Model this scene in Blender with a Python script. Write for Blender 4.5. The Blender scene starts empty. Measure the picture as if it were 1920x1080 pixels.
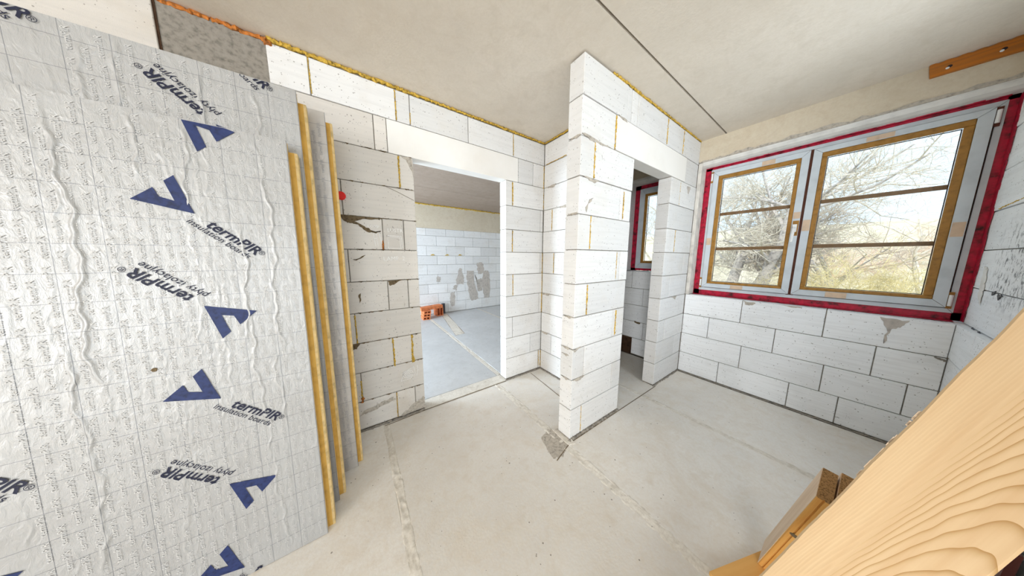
import bpy, bmesh, math, random
from mathutils import Vector, Matrix
random.seed(7)
S = bpy.context.scene
COL = S.collection
V = Vector

# ------------------------------------------------------------------ camera
cam_d = bpy.data.cameras.new('camera'); cam = bpy.data.objects.new('camera', cam_d); COL.objects.link(cam)
YAW, PITCH, ROLL, FPX, CAMH = 0.967555, -0.133687, 0.003485, 429.45, 1.447
fw = V((math.cos(PITCH)*math.cos(YAW), math.cos(PITCH)*math.sin(YAW), math.sin(PITCH)))
r0 = V((math.sin(YAW), -math.cos(YAW), 0)); u0 = r0.cross(fw)
rt = r0*math.cos(ROLL)+u0*math.sin(ROLL); up = -r0*math.sin(ROLL)+u0*math.cos(ROLL)
cam.matrix_world = Matrix(((rt.x, up.x, -fw.x, 0), (rt.y, up.y, -fw.y, 0), (rt.z, up.z, -fw.z, CAMH), (0, 0, 0, 1)))
cam_d.sensor_width = 36; cam_d.lens = 36*FPX/1920; cam_d.clip_start = 0.02; cam_d.clip_end = 500
S.camera = cam

# ------------------------------------------------------------------ world, sun, daylight at the windows and added openings
W = bpy.data.worlds.new('sky'); S.world = W; W.use_nodes = True
bg = W.node_tree.nodes['Background']; bg.inputs[0].default_value = (0.66, 0.85, 1.0, 1); bg.inputs[1].default_value = 1.35
sd = bpy.data.lights.new('sun', 'SUN'); sd.energy = 2.6; sd.angle = 0.03; sd.color = (1, 0.95, 0.86)
so = bpy.data.objects.new('sun', sd); COL.objects.link(so); so.rotation_euler = V((0.78, 0.12, -0.62)).to_track_quat('-Z', 'Y').to_euler()
def area(name, loc, direction, sx, sy, power, color):
    d = bpy.data.lights.new(name, 'AREA'); d.shape = 'RECTANGLE'; d.size = sx; d.size_y = sy; d.energy = power; d.color = color
    o = bpy.data.objects.new(name, d); COL.objects.link(o); o.location = loc
    o.rotation_euler = V(direction).to_track_quat('-Z', 'Y').to_euler(); return o
area('daylight_hall_window', (-5.9, -3.2, 1.5), (1, 0.35, 0.0), 2.6, 2.1, 285, (0.98, 0.985, 0.99))
area('added_rear_daylight', (-1.4, -5.4, 1.5), (0.2, 1, 0.0), 3.4, 2.1, 105, (0.84, 0.92, 1.0))  # unseen rear opening and lamp added to light the board fronts
area('added_side_daylight', (1.98, -0.80, 1.6), (0.75, 1, 0.0), 0.85, 1.9, 27, (0.80, 0.90, 1.0))  # unseen opening and lamp, both added to brighten the window side
area('daylight_next_room_window', (-2.35, 4.2, 1.4), (1, 0.05, -0.1), 2.2, 1.9, 230, (0.74, 0.87, 1.0))
for nm, loc, sx, sy in (('portal_large_window', (3.62, 0.27, 1.75), 1.5, 1.4), ('portal_small_window', (3.62, 1.56, 1.85), 0.55, 1.1)):
    area(nm, loc, (-1, 0, 0), sx, sy, 1, (1, 1, 1)).data.cycles.is_portal = True
S.view_settings.view_transform = 'Standard'; S.view_settings.look = 'None'
S.view_settings.exposure = 0.32; S.view_settings.gamma = 1.0; S.view_settings.use_curve_mapping = False
S.cycles.max_bounces = 8; S.cycles.diffuse_bounces = 5; S.cycles.transparent_max_bounces = 10

# ------------------------------------------------------------------ materials
def srgb(r, g, b):
    f = lambda c: (c/255/12.92) if c/255 <= 0.04045 else ((c/255+0.055)/1.055)**2.4
    return (f(r), f(g), f(b), 1)
class NT:
    def __init__(s, name):
        s.m = bpy.data.materials.new(name); s.m.use_nodes = True; s.t = s.m.node_tree; s.n = s.t.nodes
        s.b = s.n['Principled BSDF']; s._pos = None
    def add(s, typ, **kw):
        n = s.n.new(typ)
        for k, v in kw.items():
            if k in n.inputs.keys() if hasattr(n.inputs, 'keys') else False: n.inputs[k].default_value = v
            else: setattr(n, k, v)
        return n
    def link(s, a, b): s.t.links.new(a, b)
    def pos(s):
        if not s._pos: s._pos = s.add('ShaderNodeNewGeometry').outputs['Position']
        return s._pos
    def obj(s): return s.add('ShaderNodeTexCoord').outputs['Object']
    def scale(s, vec, xyz):
        m = s.add('ShaderNodeMapping'); m.inputs['Scale'].default_value = xyz; s.link(vec, m.inputs['Vector']); return m.outputs[0]
    def noise(s, vec, scale, detail=4, rough=0.55, dist=0.0):
        n = s.add('ShaderNodeTexNoise'); n.inputs['Scale'].default_value = scale; n.inputs['Detail'].default_value = detail
        n.inputs['Roughness'].default_value = rough; n.inputs['Distortion'].default_value = dist; s.link(vec, n.inputs['Vector']); return n.outputs['Fac']
    def voro(s, vec, scale, feature='F1', out='Distance'):
        n = s.add('ShaderNodeTexVoronoi', feature=feature); n.inputs['Scale'].default_value = scale; s.link(vec, n.inputs['Vector']); return n.outputs[out]
    def ramp(s, fac, stops):
        n = s.add('ShaderNodeValToRGB'); e = n.color_ramp.elements
        while len(e) < len(stops): e.new(0.5)
        for i, (p, c) in enumerate(stops):
            e[i].position = p; e[i].color = c if len(c) == 4 else (*c, 1)
        s.link(fac, n.inputs[0]); return n.outputs[0]
    def rng(s, fac, a, b, c=0.0, d=1.0):
        n = s.add('ShaderNodeMapRange'); n.inputs[1].default_value = a; n.inputs[2].default_value = b
        n.inputs[3].default_value = c; n.inputs[4].default_value = d; s.link(fac, n.inputs[0]); return n.outputs[0]
    def mix(s, fac, a, b, mode='MIX'):
        n = s.add('ShaderNodeMix', data_type='RGBA', blend_type=mode)
        for sock, v in ((n.inputs[0], fac), (n.inputs[6], a), (n.inputs[7], b)):
            if hasattr(v, 'is_output'): s.link(v, sock)
            else: sock.default_value = v
        return n.outputs[2]
    def math(s, op, a, b=0.0):
        n = s.add('ShaderNodeMath', operation=op)
        for sock, v in ((n.inputs[0], a), (n.inputs[1], b)):
            if hasattr(v, 'is_output'): s.link(v, sock)
            else: sock.default_value = v
        return n.outputs[0]
    def bump(s, h, strength=0.3, dist=0.002):
        n = s.add('ShaderNodeBump'); n.inputs['Strength'].default_value = strength; n.inputs['Distance'].default_value = dist
        s.link(h, n.inputs['Height']); s.link(n.outputs[0], s.b.inputs['Normal'])
    def done(s, col, rough=0.8, metal=0.0, spec=0.3):
        if hasattr(col, 'is_output'): s.link(col, s.b.inputs['Base Color'])
        else: s.b.inputs['Base Color'].default_value = col
        s.b.inputs['Roughness'].default_value = rough; s.b.inputs['Metallic'].default_value = metal
        s.b.inputs['Specular IOR Level'].default_value = spec
        return s.m
M = {}
def plain(key, col, rough=0.8, var=0.12, scale=18, metal=0.0, bump=0.0, spec=0.3):
    k = NT(key); n = k.noise(k.pos(), scale, 4)
    c2 = tuple(c*(1-var*2) for c in col[:3])+(1,)
    c3 = tuple(min(1, c*(1+var)) for c in col[:3])+(1,)
    c = k.ramp(n, [(0.3, c2), (0.5, col), (0.75, c3)])
    if bump: k.bump(k.noise(k.pos(), scale*6, 5), bump, 0.002)
    M[key] = k.done(c, rough, metal, spec); return M[key]

def aac(key, light, dark, stain, mould=False):
    k = NT(key); p = k.pos()
    rnd = k.add('ShaderNodeObjectInfo').outputs['Random']
    c = k.mix(rnd, dark, light)
    big = k.noise(p, 2.6, 5, 0.6)
    c = k.mix(k.rng(big, 0.52, 0.78, 0, 0.55), c, stain)
    streak = k.noise(k.scale(p, (3, 3, 55)), 1.0, 2)
    c = k.mix(k.rng(streak, 0.45, 0.65, 0, 0.10), c, (0.35, 0.34, 0.33, 1))
    sel = k.noise(p, 30, 2)
    v = k.voro(p, 62); rad = k.rng(sel, 0.42, 0.70, 0.0, 0.30)
    pore = k.math('LESS_THAN', v, rad)
    c = k.mix(k.math('MULTIPLY', pore, 0.62), c, (0.18, 0.16, 0.14, 1))
    if mould:
        sep = k.add('ShaderNodeSeparateXYZ'); k.link(p, sep.inputs[0])
        mz = k.math('MULTIPLY', k.rng(sep.outputs[2], 1.12, 1.28), k.rng(sep.outputs[2], 1.72, 1.50))
        mx = k.rng(sep.outputs[0], 3.25, 3.02)
        mm = k.math('MULTIPLY', mz, mx)
        sp = k.math('MULTIPLY', mm, k.rng(k.noise(k.scale(p, (1, 1, 0.6)), 42, 4, 0.65), 0.52, 0.64))
        c = k.mix(k.math('MULTIPLY', sp, 0.85), c, (0.05, 0.06, 0.07, 1))
    h = k.math('ADD', k.math('MULTIPLY', pore, -1.0), k.noise(p, 260, 3))
    h = k.math('ADD', h, k.math('MULTIPLY', streak, 0.6))
    k.bump(h, 0.28, 0.002)
    M[key] = k.done(c, 0.92, 0, 0.15)
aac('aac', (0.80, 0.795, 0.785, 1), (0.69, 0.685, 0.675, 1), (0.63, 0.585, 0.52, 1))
aac('aac_shaded', (0.74, 0.70, 0.65, 1), (0.63, 0.595, 0.55, 1), (0.50, 0.42, 0.32, 1))  # darker beige copy: shade near the boards painted into the blocks
aac('aac_window_lit', (0.90, 0.92, 0.94, 1), (0.835, 0.855, 0.875, 1), (0.72, 0.735, 0.74, 1), True)  # paler, bluer copy: window light painted into the blocks; mould is real
k = NT('lintel'); p = k.pos(); rib = k.add('ShaderNodeTexWave', wave_type='BANDS', bands_direction='X'); rib.inputs['Scale'].default_value = 28; k.link(p, rib.inputs['Vector'])
k.bump(rib.outputs['Fac'], 0.15, 0.001); c = k.mix(k.rng(k.noise(p, 4, 4), 0.45, 0.8, 0, 0.4), (0.83, 0.81, 0.775, 1), (0.72, 0.68, 0.62, 1)); M['lintel'] = k.done(c, 0.9, 0, 0.15)
plain('mortar', (0.27, 0.245, 0.21, 1), 0.95, 0.2, 40, bump=0.4)
plain('smear_brown', (0.16, 0.115, 0.065, 1), 0.95, 0.3, 60, bump=0.6)
plain('smear_grey', (0.47, 0.425, 0.365, 1), 0.95, 0.2, 50, bump=0.6)
plain('adhesive', (0.50, 0.455, 0.41, 1), 0.9, 0.12, 25, bump=0.3)
plain('chalk', (0.88, 0.87, 0.85, 1), 0.95, 0.1, 80)
plain('plaster', (0.66, 0.63, 0.58, 1), 0.9, 0.12, 12, bump=0.4)
plain('plaster_white', (0.76, 0.745, 0.71, 1), 0.85, 0.08, 10, bump=0.2)
plain('foam', (0.56, 0.36, 0.055, 1), 0.8, 0.35, 60, bump=0.8)
plain('foam_orange', (0.50, 0.17, 0.03, 1), 0.7, 0.35, 50, bump=0.8)
plain('pir', (0.60, 0.36, 0.085, 1), 0.85, 0.09, 22, bump=0.3)
plain('pir_lip', (0.70, 0.52, 0.25, 1), 0.85, 0.15, 30, bump=0.3)
plain('film', (0.60, 0.655, 0.70, 1), 0.45, 0.06, 9, spec=0.4)
plain('film_side', (0.36, 0.40, 0.45, 1), 0.45, 0.06, 9, spec=0.4)
plain('bead', (0.36, 0.175, 0.03, 1), 0.45, 0.15, 30, spec=0.4)
plain('muntin', (0.20, 0.115, 0.05, 1), 0.5, 0.1, 30)
plain('gasket', (0.03, 0.02, 0.02, 1), 0.6, 0.1, 30)
plain('gap_brown', (0.10, 0.03, 0.015, 1), 0.6, 0.1, 30)
plain('red_tape', (0.44, 0.004, 0.035, 1), 0.38, 0.45, 26, bump=0.5, spec=0.5)
plain('peach_tape', (0.66, 0.50, 0.36, 1), 0.7, 0.08, 20)
plain('white_plastic', (0.85, 0.86, 0.86, 1), 0.3, 0.02, 10, spec=0.5)
plain('red_cap', (0.75, 0.02, 0.015, 1), 0.4, 0.05, 10)
plain('navy', (0.018, 0.030, 0.105, 1), 0.5, 0.25, 60)
plain('ink', (0.012, 0.014, 0.035, 1), 0.55, 0.1, 40)
plain('print_white', (0.50, 0.495, 0.485, 1), 0.75, 0.02, 30)
plain('print_grey', (0.42, 0.41, 0.41, 1), 0.75, 0.02, 30)
plain('pipe_grey', (0.05, 0.055, 0.065, 1), 0.5, 0.1, 20)
plain('brown_dark', (0.06, 0.03, 0.015, 1), 0.9, 0.3, 20)
plain('bark', (0.50, 0.47, 0.46, 1), 0.95, 0.25, 9, bump=0.6)
plain('bark_pale', (0.72, 0.66, 0.57, 1), 0.95, 0.2, 9)
plain('twig', (0.60, 0.50, 0.42, 1), 0.95, 0.2, 2)
plain('twig_yellow', (0.76, 0.66, 0.36, 1), 0.95, 0.25, 2)
plain('twig_rust', (0.74, 0.56, 0.44, 1), 0.95, 0.2, 2)
plain('brick_orange', (0.72, 0.23, 0.09, 1), 0.85, 0.2, 14)
plain('phenolic', (0.085, 0.018, 0.014, 1), 0.45, 0.15, 10)

# concrete
def concrete(key, a, b, c3, board=False, rough=0.85, specks=True):
    k = NT(key); p = k.pos(); rnd = k.add('ShaderNodeObjectInfo').outputs['Random']
    n1 = k.noise(p, 1.7, 6, 0.6); n2 = k.noise(p, 11, 6, 0.65, 0.4)
    c = k.mix(k.rng(n1, 0.36, 0.66), a, b)
    c = k.mix(k.rng(n2, 0.50, 0.78, 0, 0.65), c, c3)
    c = k.mix(k.math('MULTIPLY', rnd, 0.18), c, (0.30, 0.27, 0.23, 1))
    n3 = k.noise(p, 55, 5, 0.7); c = k.mix(k.rng(n3, 0.42, 0.68, 0, 0.38), c, c3)
    n4 = k.noise(p, 3.4, 6, 0.7, 0.8); c = k.mix(k.rng(n4, 0.50, 0.72, 0, 0.55), c, c3)
    if board:
        st = k.noise(k.scale(p, (1.2, 26, 1)), 1.0, 3); c = k.mix(k.rng(st, 0.4, 0.7, 0, 0.35), c, c3)
    if specks:
        v = k.voro(p, 26); sel = k.noise(p, 8, 2)
        dot = k.math('LESS_THAN', v, k.rng(sel, 0.45, 0.72, 0.0, 0.15)); c = k.mix(k.math('MULTIPLY', dot, 0.7), c, (0.13, 0.10, 0.07, 1))
    k.bump(k.math('ADD', k.noise(p, 90, 5), k.math('MULTIPLY', n2, 1.5)), 0.22, 0.003)
    M[key] = k.done(c, rough, 0, 0.35)
concrete('floor_conc', (0.75, 0.72, 0.675, 1), (0.84, 0.815, 0.77, 1), (0.66, 0.585, 0.485, 1), rough=0.6)
concrete('floor_skylit', (0.56, 0.575, 0.59, 1), (0.64, 0.655, 0.67, 1), (0.46, 0.465, 0.465, 1), rough=0.55)  # bluish daylight of the next room painted into the concrete
concrete('grout', (0.76, 0.72, 0.65, 1), (0.84, 0.80, 0.73, 1), (0.42, 0.36, 0.28, 1))
concrete('ceil_conc', (0.70, 0.635, 0.545, 1), (0.77, 0.70, 0.605, 1), (0.62, 0.55, 0.455, 1), specks=False)
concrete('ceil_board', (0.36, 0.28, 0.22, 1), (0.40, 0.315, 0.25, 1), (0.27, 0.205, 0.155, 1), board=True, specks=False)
concrete('beam_conc', (0.68, 0.60, 0.46, 1), (0.74, 0.66, 0.52, 1), (0.55, 0.45, 0.32, 1), specks=False)
k = NT('leca'); p = k.pos(); v = k.noise(p, 170, 3, 0.7); c = k.ramp(v, [(0.38, (0.008, 0.010, 0.011)), (0.5, (0.075, 0.082, 0.082)), (0.68, (0.26, 0.27, 0.265))]); k.bump(v, 0.7, 0.004); M['leca'] = k.done(c, 0.95, 0, 0.1)

# foil with a printed 10 cm grid (object space: x across, z up)
def foil(key, base, dirt):
    k = NT(key); o = k.obj(); sep = k.add('ShaderNodeSeparateXYZ'); k.link(o, sep.inputs[0])
    def line(sock, off):
        f = k.math('FRACT', k.math('MULTIPLY', k.math('ADD', sock, off), 10.0))
        return k.math('LESS_THAN', k.math('ABSOLUTE', k.math('SUBTRACT', f, 0.5)), 0.0085)
    g = k.math('MAXIMUM', line(sep.outputs[0], 0.05), line(sep.outputs[2], 0.062))
    n = k.noise(o, 5, 5); c = k.mix(k.rng(n, 0.4, 0.7, 0, 0.6), base, dirt)
    c = k.mix(k.math('MULTIPLY', g, 0.62), c, (0.10, 0.11, 0.13, 1))
    w = k.noise(k.scale(o, (2.2, 1, 0.9)), 26, 5, 0.6, 0.6)
    k.bump(w, 0.55, 0.006)
    M[key] = k.done(c, 0.42, 0.25, 0.5)
foil('foil', (0.405, 0.405, 0.402, 1), (0.345, 0.34, 0.332, 1))
foil('foil_dirty', (0.58, 0.55, 0.52, 1), (0.40, 0.37, 0.33, 1))

def wood(key, a, b, scale, axis=2, rough=0.7):
    k = NT(key); o = k.obj(); st = [22, 22, 22]; st[axis] = 1.1
    n = k.noise(k.scale(o, tuple(s*scale for s in st)), 1.0, 4, 0.5, 0.3)
    c = k.mix(k.rng(n, 0.36, 0.66), a, b)
    k.bump(n, 0.12, 0.002); M[key] = k.done(c, rough, 0, 0.25)
wood('batten_wood', (0.72, 0.40, 0.115, 1), (0.62, 0.30, 0.07, 1), 2.2)
wood('batten_side', (0.70, 0.56, 0.42, 1), (0.62, 0.47, 0.33, 1), 2.2)
wood('plank_orange', (0.52, 0.17, 0.022, 1), (0.36, 0.14, 0.03, 1), 2.4, 1)
wood('ply', (0.80, 0.47, 0.16, 1), (0.70, 0.38, 0.11, 1), 1.0, 0)
plain('end_grain', (0.34, 0.19, 0.075, 1), 0.9, 0.35, 240, bump=0.4)
# planed pine beam: straight grain along z, cathedral rings on one half of the face
k = NT('beam_wood'); o = k.obj(); sep = k.add('ShaderNodeSeparateXYZ'); k.link(o, sep.inputs[0])
X, Z = sep.outputs[0], sep.outputs[2]
nz = k.noise(k.scale(o, (9, 9, 2.2)), 1.0, 3)
q = k.math('SUBTRACT', X, 0.16)
par = k.math('MULTIPLY', k.math('MULTIPLY', q, q), 26.0)
ring = k.math('ADD', k.math('ADD', par, k.math('MULTIPLY', Z, 0.42)), k.math('MULTIPLY', nz, 0.12))
wv = k.math('FRACT', k.math('MULTIPLY', ring, 30.0))
late = k.math('POWER', wv, 5.0)
face = k.rng(X, 0.062, 0.082)
fine = k.noise(k.scale(o, (60, 60, 1.5)), 1.0, 3)
c = k.mix(k.rng(fine, 0.35, 0.7), (0.68, 0.50, 0.30, 1), (0.62, 0.43, 0.245, 1))
c = k.mix(k.math('MULTIPLY', late, k.math('MULTIPLY', face, 0.9)), c, (0.36, 0.19, 0.045, 1))
cr = k.noise(k.scale(o, (75, 75, 2.6)), 1.0, 2); c = k.mix(k.rng(cr, 0.70, 0.76, 0, 0.6), c, (0.30, 0.16, 0.07, 1))
k.bump(k.math('ADD', fine, late), 0.12, 0.002); M['beam_wood'] = k.done(c, 0.62, 0, 0.3)

k = NT('glass'); tr = k.add('ShaderNodeBsdfTransparent'); gl = k.add('ShaderNodeBsdfGlossy'); gl.inputs['Roughness'].default_value = 0.02
mx = k.add('ShaderNodeMixShader'); mx.inputs[0].default_value = 0.02; k.link(tr.outputs[0], mx.inputs[1]); k.link(gl.outputs[0], mx.inputs[2])
k.link(mx.outputs[0], k.n['Material Output'].inputs['Surface']); M['glass'] = k.m
k = NT('ground'); p = k.pos(); c = k.ramp(k.noise(p, 0.35, 6, 0.7), [(0.3, (0.56, 0.50, 0.34)), (0.5, (0.70, 0.63, 0.46)), (0.7, (0.62, 0.52, 0.42))]); M['ground'] = k.done(c, 0.95, 0, 0.1)

# ------------------------------------------------------------------ mesh helpers
class MB:
    def __init__(s): s.v = []; s.f = []
    def quadbox(s, a, b):
        (x0, y0, z0), (x1, y1, z1) = a, b; i = len(s.v)
        s.v += [(x0,y0,z0),(x1,y0,z0),(x1,y1,z0),(x0,y1,z0),(x0,y0,z1),(x1,y0,z1),(x1,y1,z1),(x0,y1,z1)]
        s.f += [tuple(i+j for j in q) for q in ((0,3,2,1),(4,5,6,7),(0,1,5,4),(1,2,6,5),(2,3,7,6),(3,0,4,7))]; return s
    def prism(s, poly, fa, fb):      # poly: 2D points; fa, fb map a 2D point to the two end caps
        i = len(s.v); n = len(poly); s.v += [tuple(fa(p)) for p in poly]+[tuple(fb(p)) for p in poly]
        s.f += [tuple(range(i+n-1, i-1, -1)), tuple(range(i+n, i+2*n))]
        s.f += [(i+j, i+(j+1) % n, i+n+(j+1) % n, i+n+j) for j in range(n)]; return s
    def tube(s, pts, rad, k=6, cap=True):
        i = len(s.v); n = len(pts)
        for a, (p, r) in enumerate(zip(pts, rad)):
            p = V(p); t = (V(pts[min(a+1, n-1)])-V(pts[max(a-1, 0)])).normalized()
            e = V((0, 0, 1)) if abs(t.z) < 0.9 else V((1, 0, 0)); x = t.cross(e).normalized(); y = t.cross(x)
            for j in range(k):
                an = 2*math.pi*j/k; s.v.append(tuple(p+(x*math.cos(an)+y*math.sin(an))*r))
        for a in range(n-1):
            for j in range(k):
                s.f.append((i+a*k+j, i+a*k+(j+1) % k, i+(a+1)*k+(j+1) % k, i+(a+1)*k+j))
        if cap: s.f.append(tuple(range(i+k-1, i-1, -1))); s.f.append(tuple(range(i+(n-1)*k, i+n*k)))
        return s
    def mesh(s, name):
        m = bpy.data.meshes.new(name); m.from_pydata(s.v, [], s.f); m.update(); return m
def fixn(m):
    b = bmesh.new(); b.from_mesh(m); bmesh.ops.recalc_face_normals(b, faces=b.faces); b.to_mesh(m); b.free(); return m
def obj(name, mesh, mat, parent=None, loc=(0, 0, 0), rot=(0, 0, 0), **props):
    if isinstance(mesh, MB): mesh = fixn(mesh.mesh(name))
    if mat and not mesh.materials: mesh.materials.append(M[mat])
    o = bpy.data.objects.new(name, mesh); COL.objects.link(o); o.location = loc; o.rotation_euler = rot
    if parent: o.parent = parent
    for a, b in props.items(): o[a] = b
    return o
def empty(name, loc=(0, 0, 0), rot=(0, 0, 0), **props):
    o = bpy.data.objects.new(name, None); COL.objects.link(o); o.location = loc; o.rotation_euler = rot
    for a, b in props.items(): o[a] = b
    return o
def box(name, a, b, mat, parent=None, bevel=0.0, **props):
    lo = [min(p, q) for p, q in zip(a, b)]; hi = [max(p, q) for p, q in zip(a, b)]
    c = [(p+q)/2 for p, q in zip(lo, hi)]; h = [(q-p)/2 for p, q in zip(lo, hi)]
    m = bbox(tuple(round(2*x, 4) for x in h), mat, bevel, name)
    return obj(name, m, mat, parent, c, **props)
_cache = {}
def bbox(size, mat, bevel, name):
    key = (size, mat, bevel)
    if key not in _cache:
        x, y, z = (s/2 for s in size); m = MB().quadbox((-x, -y, -z), (x, y, z)).mesh(name)
        if bevel:
            b = bmesh.new(); b.from_mesh(m); bmesh.ops.bevel(b, geom=list(b.edges), offset=bevel, segments=1, affect='EDGES'); b.to_mesh(m); b.free()
        _cache[key] = m
    return _cache[key]
def SM2(o):
    for p in o.data.polygons: p.use_smooth = True
    return o
SM = lambda o: [setattr(p, 'use_smooth', True) for p in o.data.polygons] and o

# block walls -------------------------------------------------------
ZC = [0.012, 0.258, 0.508, 0.756, 1.003, 1.252, 1.502, 1.75, 2.002, 2.258, 2.508, 2.738]
J = 0.0026
def blocks(root, axis, face, depth, rows, mat, jit=0.0015):
    """rows: (z0, z1, [edges]) runs of blocks; axis 'x': wall runs along x with its face at y=face, depth into +y (sign)"""
    for z0, z1, ed in rows:
        for a, b in zip(ed[:-1], ed[1:]):
            if b-a < 0.012: continue
            j = random.uniform(-jit, jit); f0 = face+j*(1 if depth > 0 else -1); f1 = face+depth
            p, q = ((a+J, f0, z0+J), (b-J, f1, z1-J)) if axis == 'x' else ((f0, a+J, z0+J), (f1, b-J, z1-J))
            p = [round(t, 3) for t in p]; q = [round(t, 3) for t in q]
            box('block', p, q, mat, root, 0.0025)
def fill(lo, hi, known, L=0.6):
    e = sorted(known)
    while e[0]-L > lo+0.05: e.insert(0, round(e[0]-L, 3))
    while e[-1]+L < hi-0.05: e.append(round(e[-1]+L, 3))
    return [lo]+e+[hi]
def bead(name, p0, p1, r, mat, parent, step=0.012, wob=0.35, flat=None):
    p0, p1 = V(p0), V(p1); n = max(3, int((p1-p0).length/step)); pts = []; rad = []
    for i in range(n+1):
        t = i/n; pts.append(p0.lerp(p1, t)+V((random.gauss(0, 1), random.gauss(0, 1), random.gauss(0, 1)))*r*0.28)
        rad.append(r*random.uniform(1-wob, 1+wob))
    o = obj(name, MB().tube(pts, rad, 6), mat, parent); return o
def ragged(pts, n=5, amp=0.006, seed=0):
    rs = random.Random(seed); out = []
    for a, b in zip(pts, pts[1:]+pts[:1]):
        for i in range(n):
            t = i/n; out.append((a[0]+(b[0]-a[0])*t+rs.uniform(-amp, amp), a[1]+(b[1]-a[1])*t+rs.uniform(-amp, amp)))
    return out
def patch(name, pts, f, mat, parent, th=0.002, n=4, amp=0.004, lift=0.0015):
    """thin layer stuck to a face; f(p, d) maps a 2D point and a distance off the face to 3D"""
    pts = ragged(pts, n, amp, len(pts)*97+int(pts[0][0]*1000))
    return obj(name, MB().prism(pts, lambda p: f(p, lift-0.001), lambda p: f(p, lift+th)), mat, parent)
def strokes(name, lines, f, mat, parent, w=0.002):
    mb = MB()
    for ln in lines:
        for a, b in zip(ln[:-1], ln[1:]):
            d = V((b[0]-a[0], b[1]-a[1])); 
            if d.length < 1e-5: continue
            n = V((-d.y, d.x)).normalized()*w
            q = [(a[0]+n.x, a[1]+n.y), (b[0]+n.x, b[1]+n.y), (b[0]-n.x, b[1]-n.y), (a[0]-n.x, a[1]-n.y)]
            mb.prism(q, lambda p: f(p, 0.001), lambda p: f(p, 0.0026))
    return obj(name, mb, mat, parent)
DG = None
def text2d(body, res=2, shear=0.0, offset=0.0):
    c = bpy.data.curves.new('t', 'FONT'); c.body = body; c.resolution_u = res; c.shear = shear; c.offset = offset; c.size = 1
    o = bpy.data.objects.new('t', c); COL.objects.link(o); dg = bpy.context.evaluated_depsgraph_get(); m = bpy.data.meshes.new_from_object(o.evaluated_get(dg))
    vs = [(v.co.x, v.co.y) for v in m.vertices]; fs = [tuple(p.vertices) for p in m.polygons]
    bpy.data.objects.remove(o); bpy.data.curves.remove(c); bpy.data.meshes.remove(m)
    return vs, fs
def put_text(mb, tx, p0, p1, f, d):
    vs, fs = tx; x0 = min(v[0] for v in vs); x1 = max(v[0] for v in vs)
    D = V((p1[0]-p0[0], p1[1]-p0[1])); s = D.length/(x1-x0); D.normalize(); N = V((-D.y, D.x)); i = len(mb.v)
    for x, y in vs:
        a = (x-x0)*s; b = y*s; mb.v.append(tuple(f((p0[0]+D.x*a+N.x*b, p0[1]+D.y*a+N.y*b), d)))
    mb.f += [tuple(i+j for j in q) for q in fs]

# ================================================================== SETTING
ST = dict(kind='structure')
# ---- floor: screed panels with grouted seams
floor = obj('floor', MB().quadbox((-6.1, -5.6, -0.25), (3.75, 6.1, -0.02)), 'mortar', label='bare concrete floor slabs with grouted seams', category='floor', **ST)
ex = [-6.0, -4.5, -3.4, -2.2, -1.02, 0.135, 1.255, 2.42, 3.37]
for i in range(len(ex)-1):
    a, b = ex[i]+0.02, ex[i+1]-0.02
    box('floor_slab', (a, -5.5, -0.02), (b, 2.128, 0.0), 'floor_conc', floor, 0.004)
for a, b in ((-2.6, 1.36), (1.42, 2.79), (2.83, 3.95)):
    box('floor_slab', (a, 2.29, -0.02), (b, 5.95, 0.002), 'floor_skylit', floor, 0.004)
box('threshold', (-2.6, 2.134, -0.02), (3.9, 2.287, 0.001), 'grout', floor, 0.003)
def seam(p0, p1, w, name='grout_seam', mat='grout', hgt=0.006):
    from mathutils import noise as mn
    p0, p1 = V(p0), V(p1); n = int((p1-p0).length/0.012); d = (p1-p0).normalized(); s = V((-d.y, d.x, 0)); mb = MB(); k = 9
    for i in range(n+1):
        c = p0.lerp(p1, i/n); w0 = w*(1+0.35*mn.noise(V((c.x*3, c.y*7, 3.1)))); off = 0.008*mn.noise(V((c.x*2, c.y*4, 7.7)))
        for j in range(k):
            t = (j/(k-1)-0.5)*w0+off; q = c+s*t; e = j in (0, k-1)
            z = -0.004 if e else 0.0005+hgt*mn.noise(V((q.x*45, q.y*28, 1.0)))+0.0015*mn.noise(V((q.x*120, q.y*90, 2.0)))
            mb.v.append((q.x, q.y, z))
    for i in range(n):
        for j in range(k-1): mb.f.append((i*k+j, i*k+j+1, (i+1)*k+j+1, (i+1)*k+j))
    return SM2(obj(name, mb, mat, floor))
for x in ex[1:-1]: seam((x, -2.0, 0), (x, 2.12, 0), 0.055 if x != 1.255 else 0.085)
seam((1.39, 2.29, 0), (1.40, 5.8, 0), 0.07); seam((2.81, 2.29, 0), (2.81, 5.8, 0), 0.05)
bead('mortar_bed', (-0.9, 2.132, 0.003), (0.46, 2.132, 0.003), 0.010, 'mortar', floor)
bead('mortar_bed', (1.39, 2.132, 0.003), (1.92, 2.132, 0.003), 0.010, 'mortar', floor)
bead('mortar_bed', (1.922, 1.22, 0.003), (1.922, 2.13, 0.003), 0.009, 'mortar', floor)
bead('mortar_bed', (1.30, 1.090, 0.002), (1.985, 1.090, 0.002), 0.013, 'mortar', floor)
bead('mortar_bed', (2.70, 1.090, 0.002), (3.36, 1.090, 0.002), 0.009, 'mortar', floor)
bead('mortar_bed', (3.365, -0.47, 0.002), (3.365, 1.08, 0.002), 0.009, 'mortar', floor)
FL = lambda p, d: (p[0], p[1], 0.0+d)
patch('mortar_smear', [(1.09, 1.05), (1.16, 1.02), (1.31, 1.08), (1.36, 1.22), (1.25, 1.28), (1.14, 1.24)], FL, 'smear_grey', floor, 0.0012, 5, 0.008, 0.0008)
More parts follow.
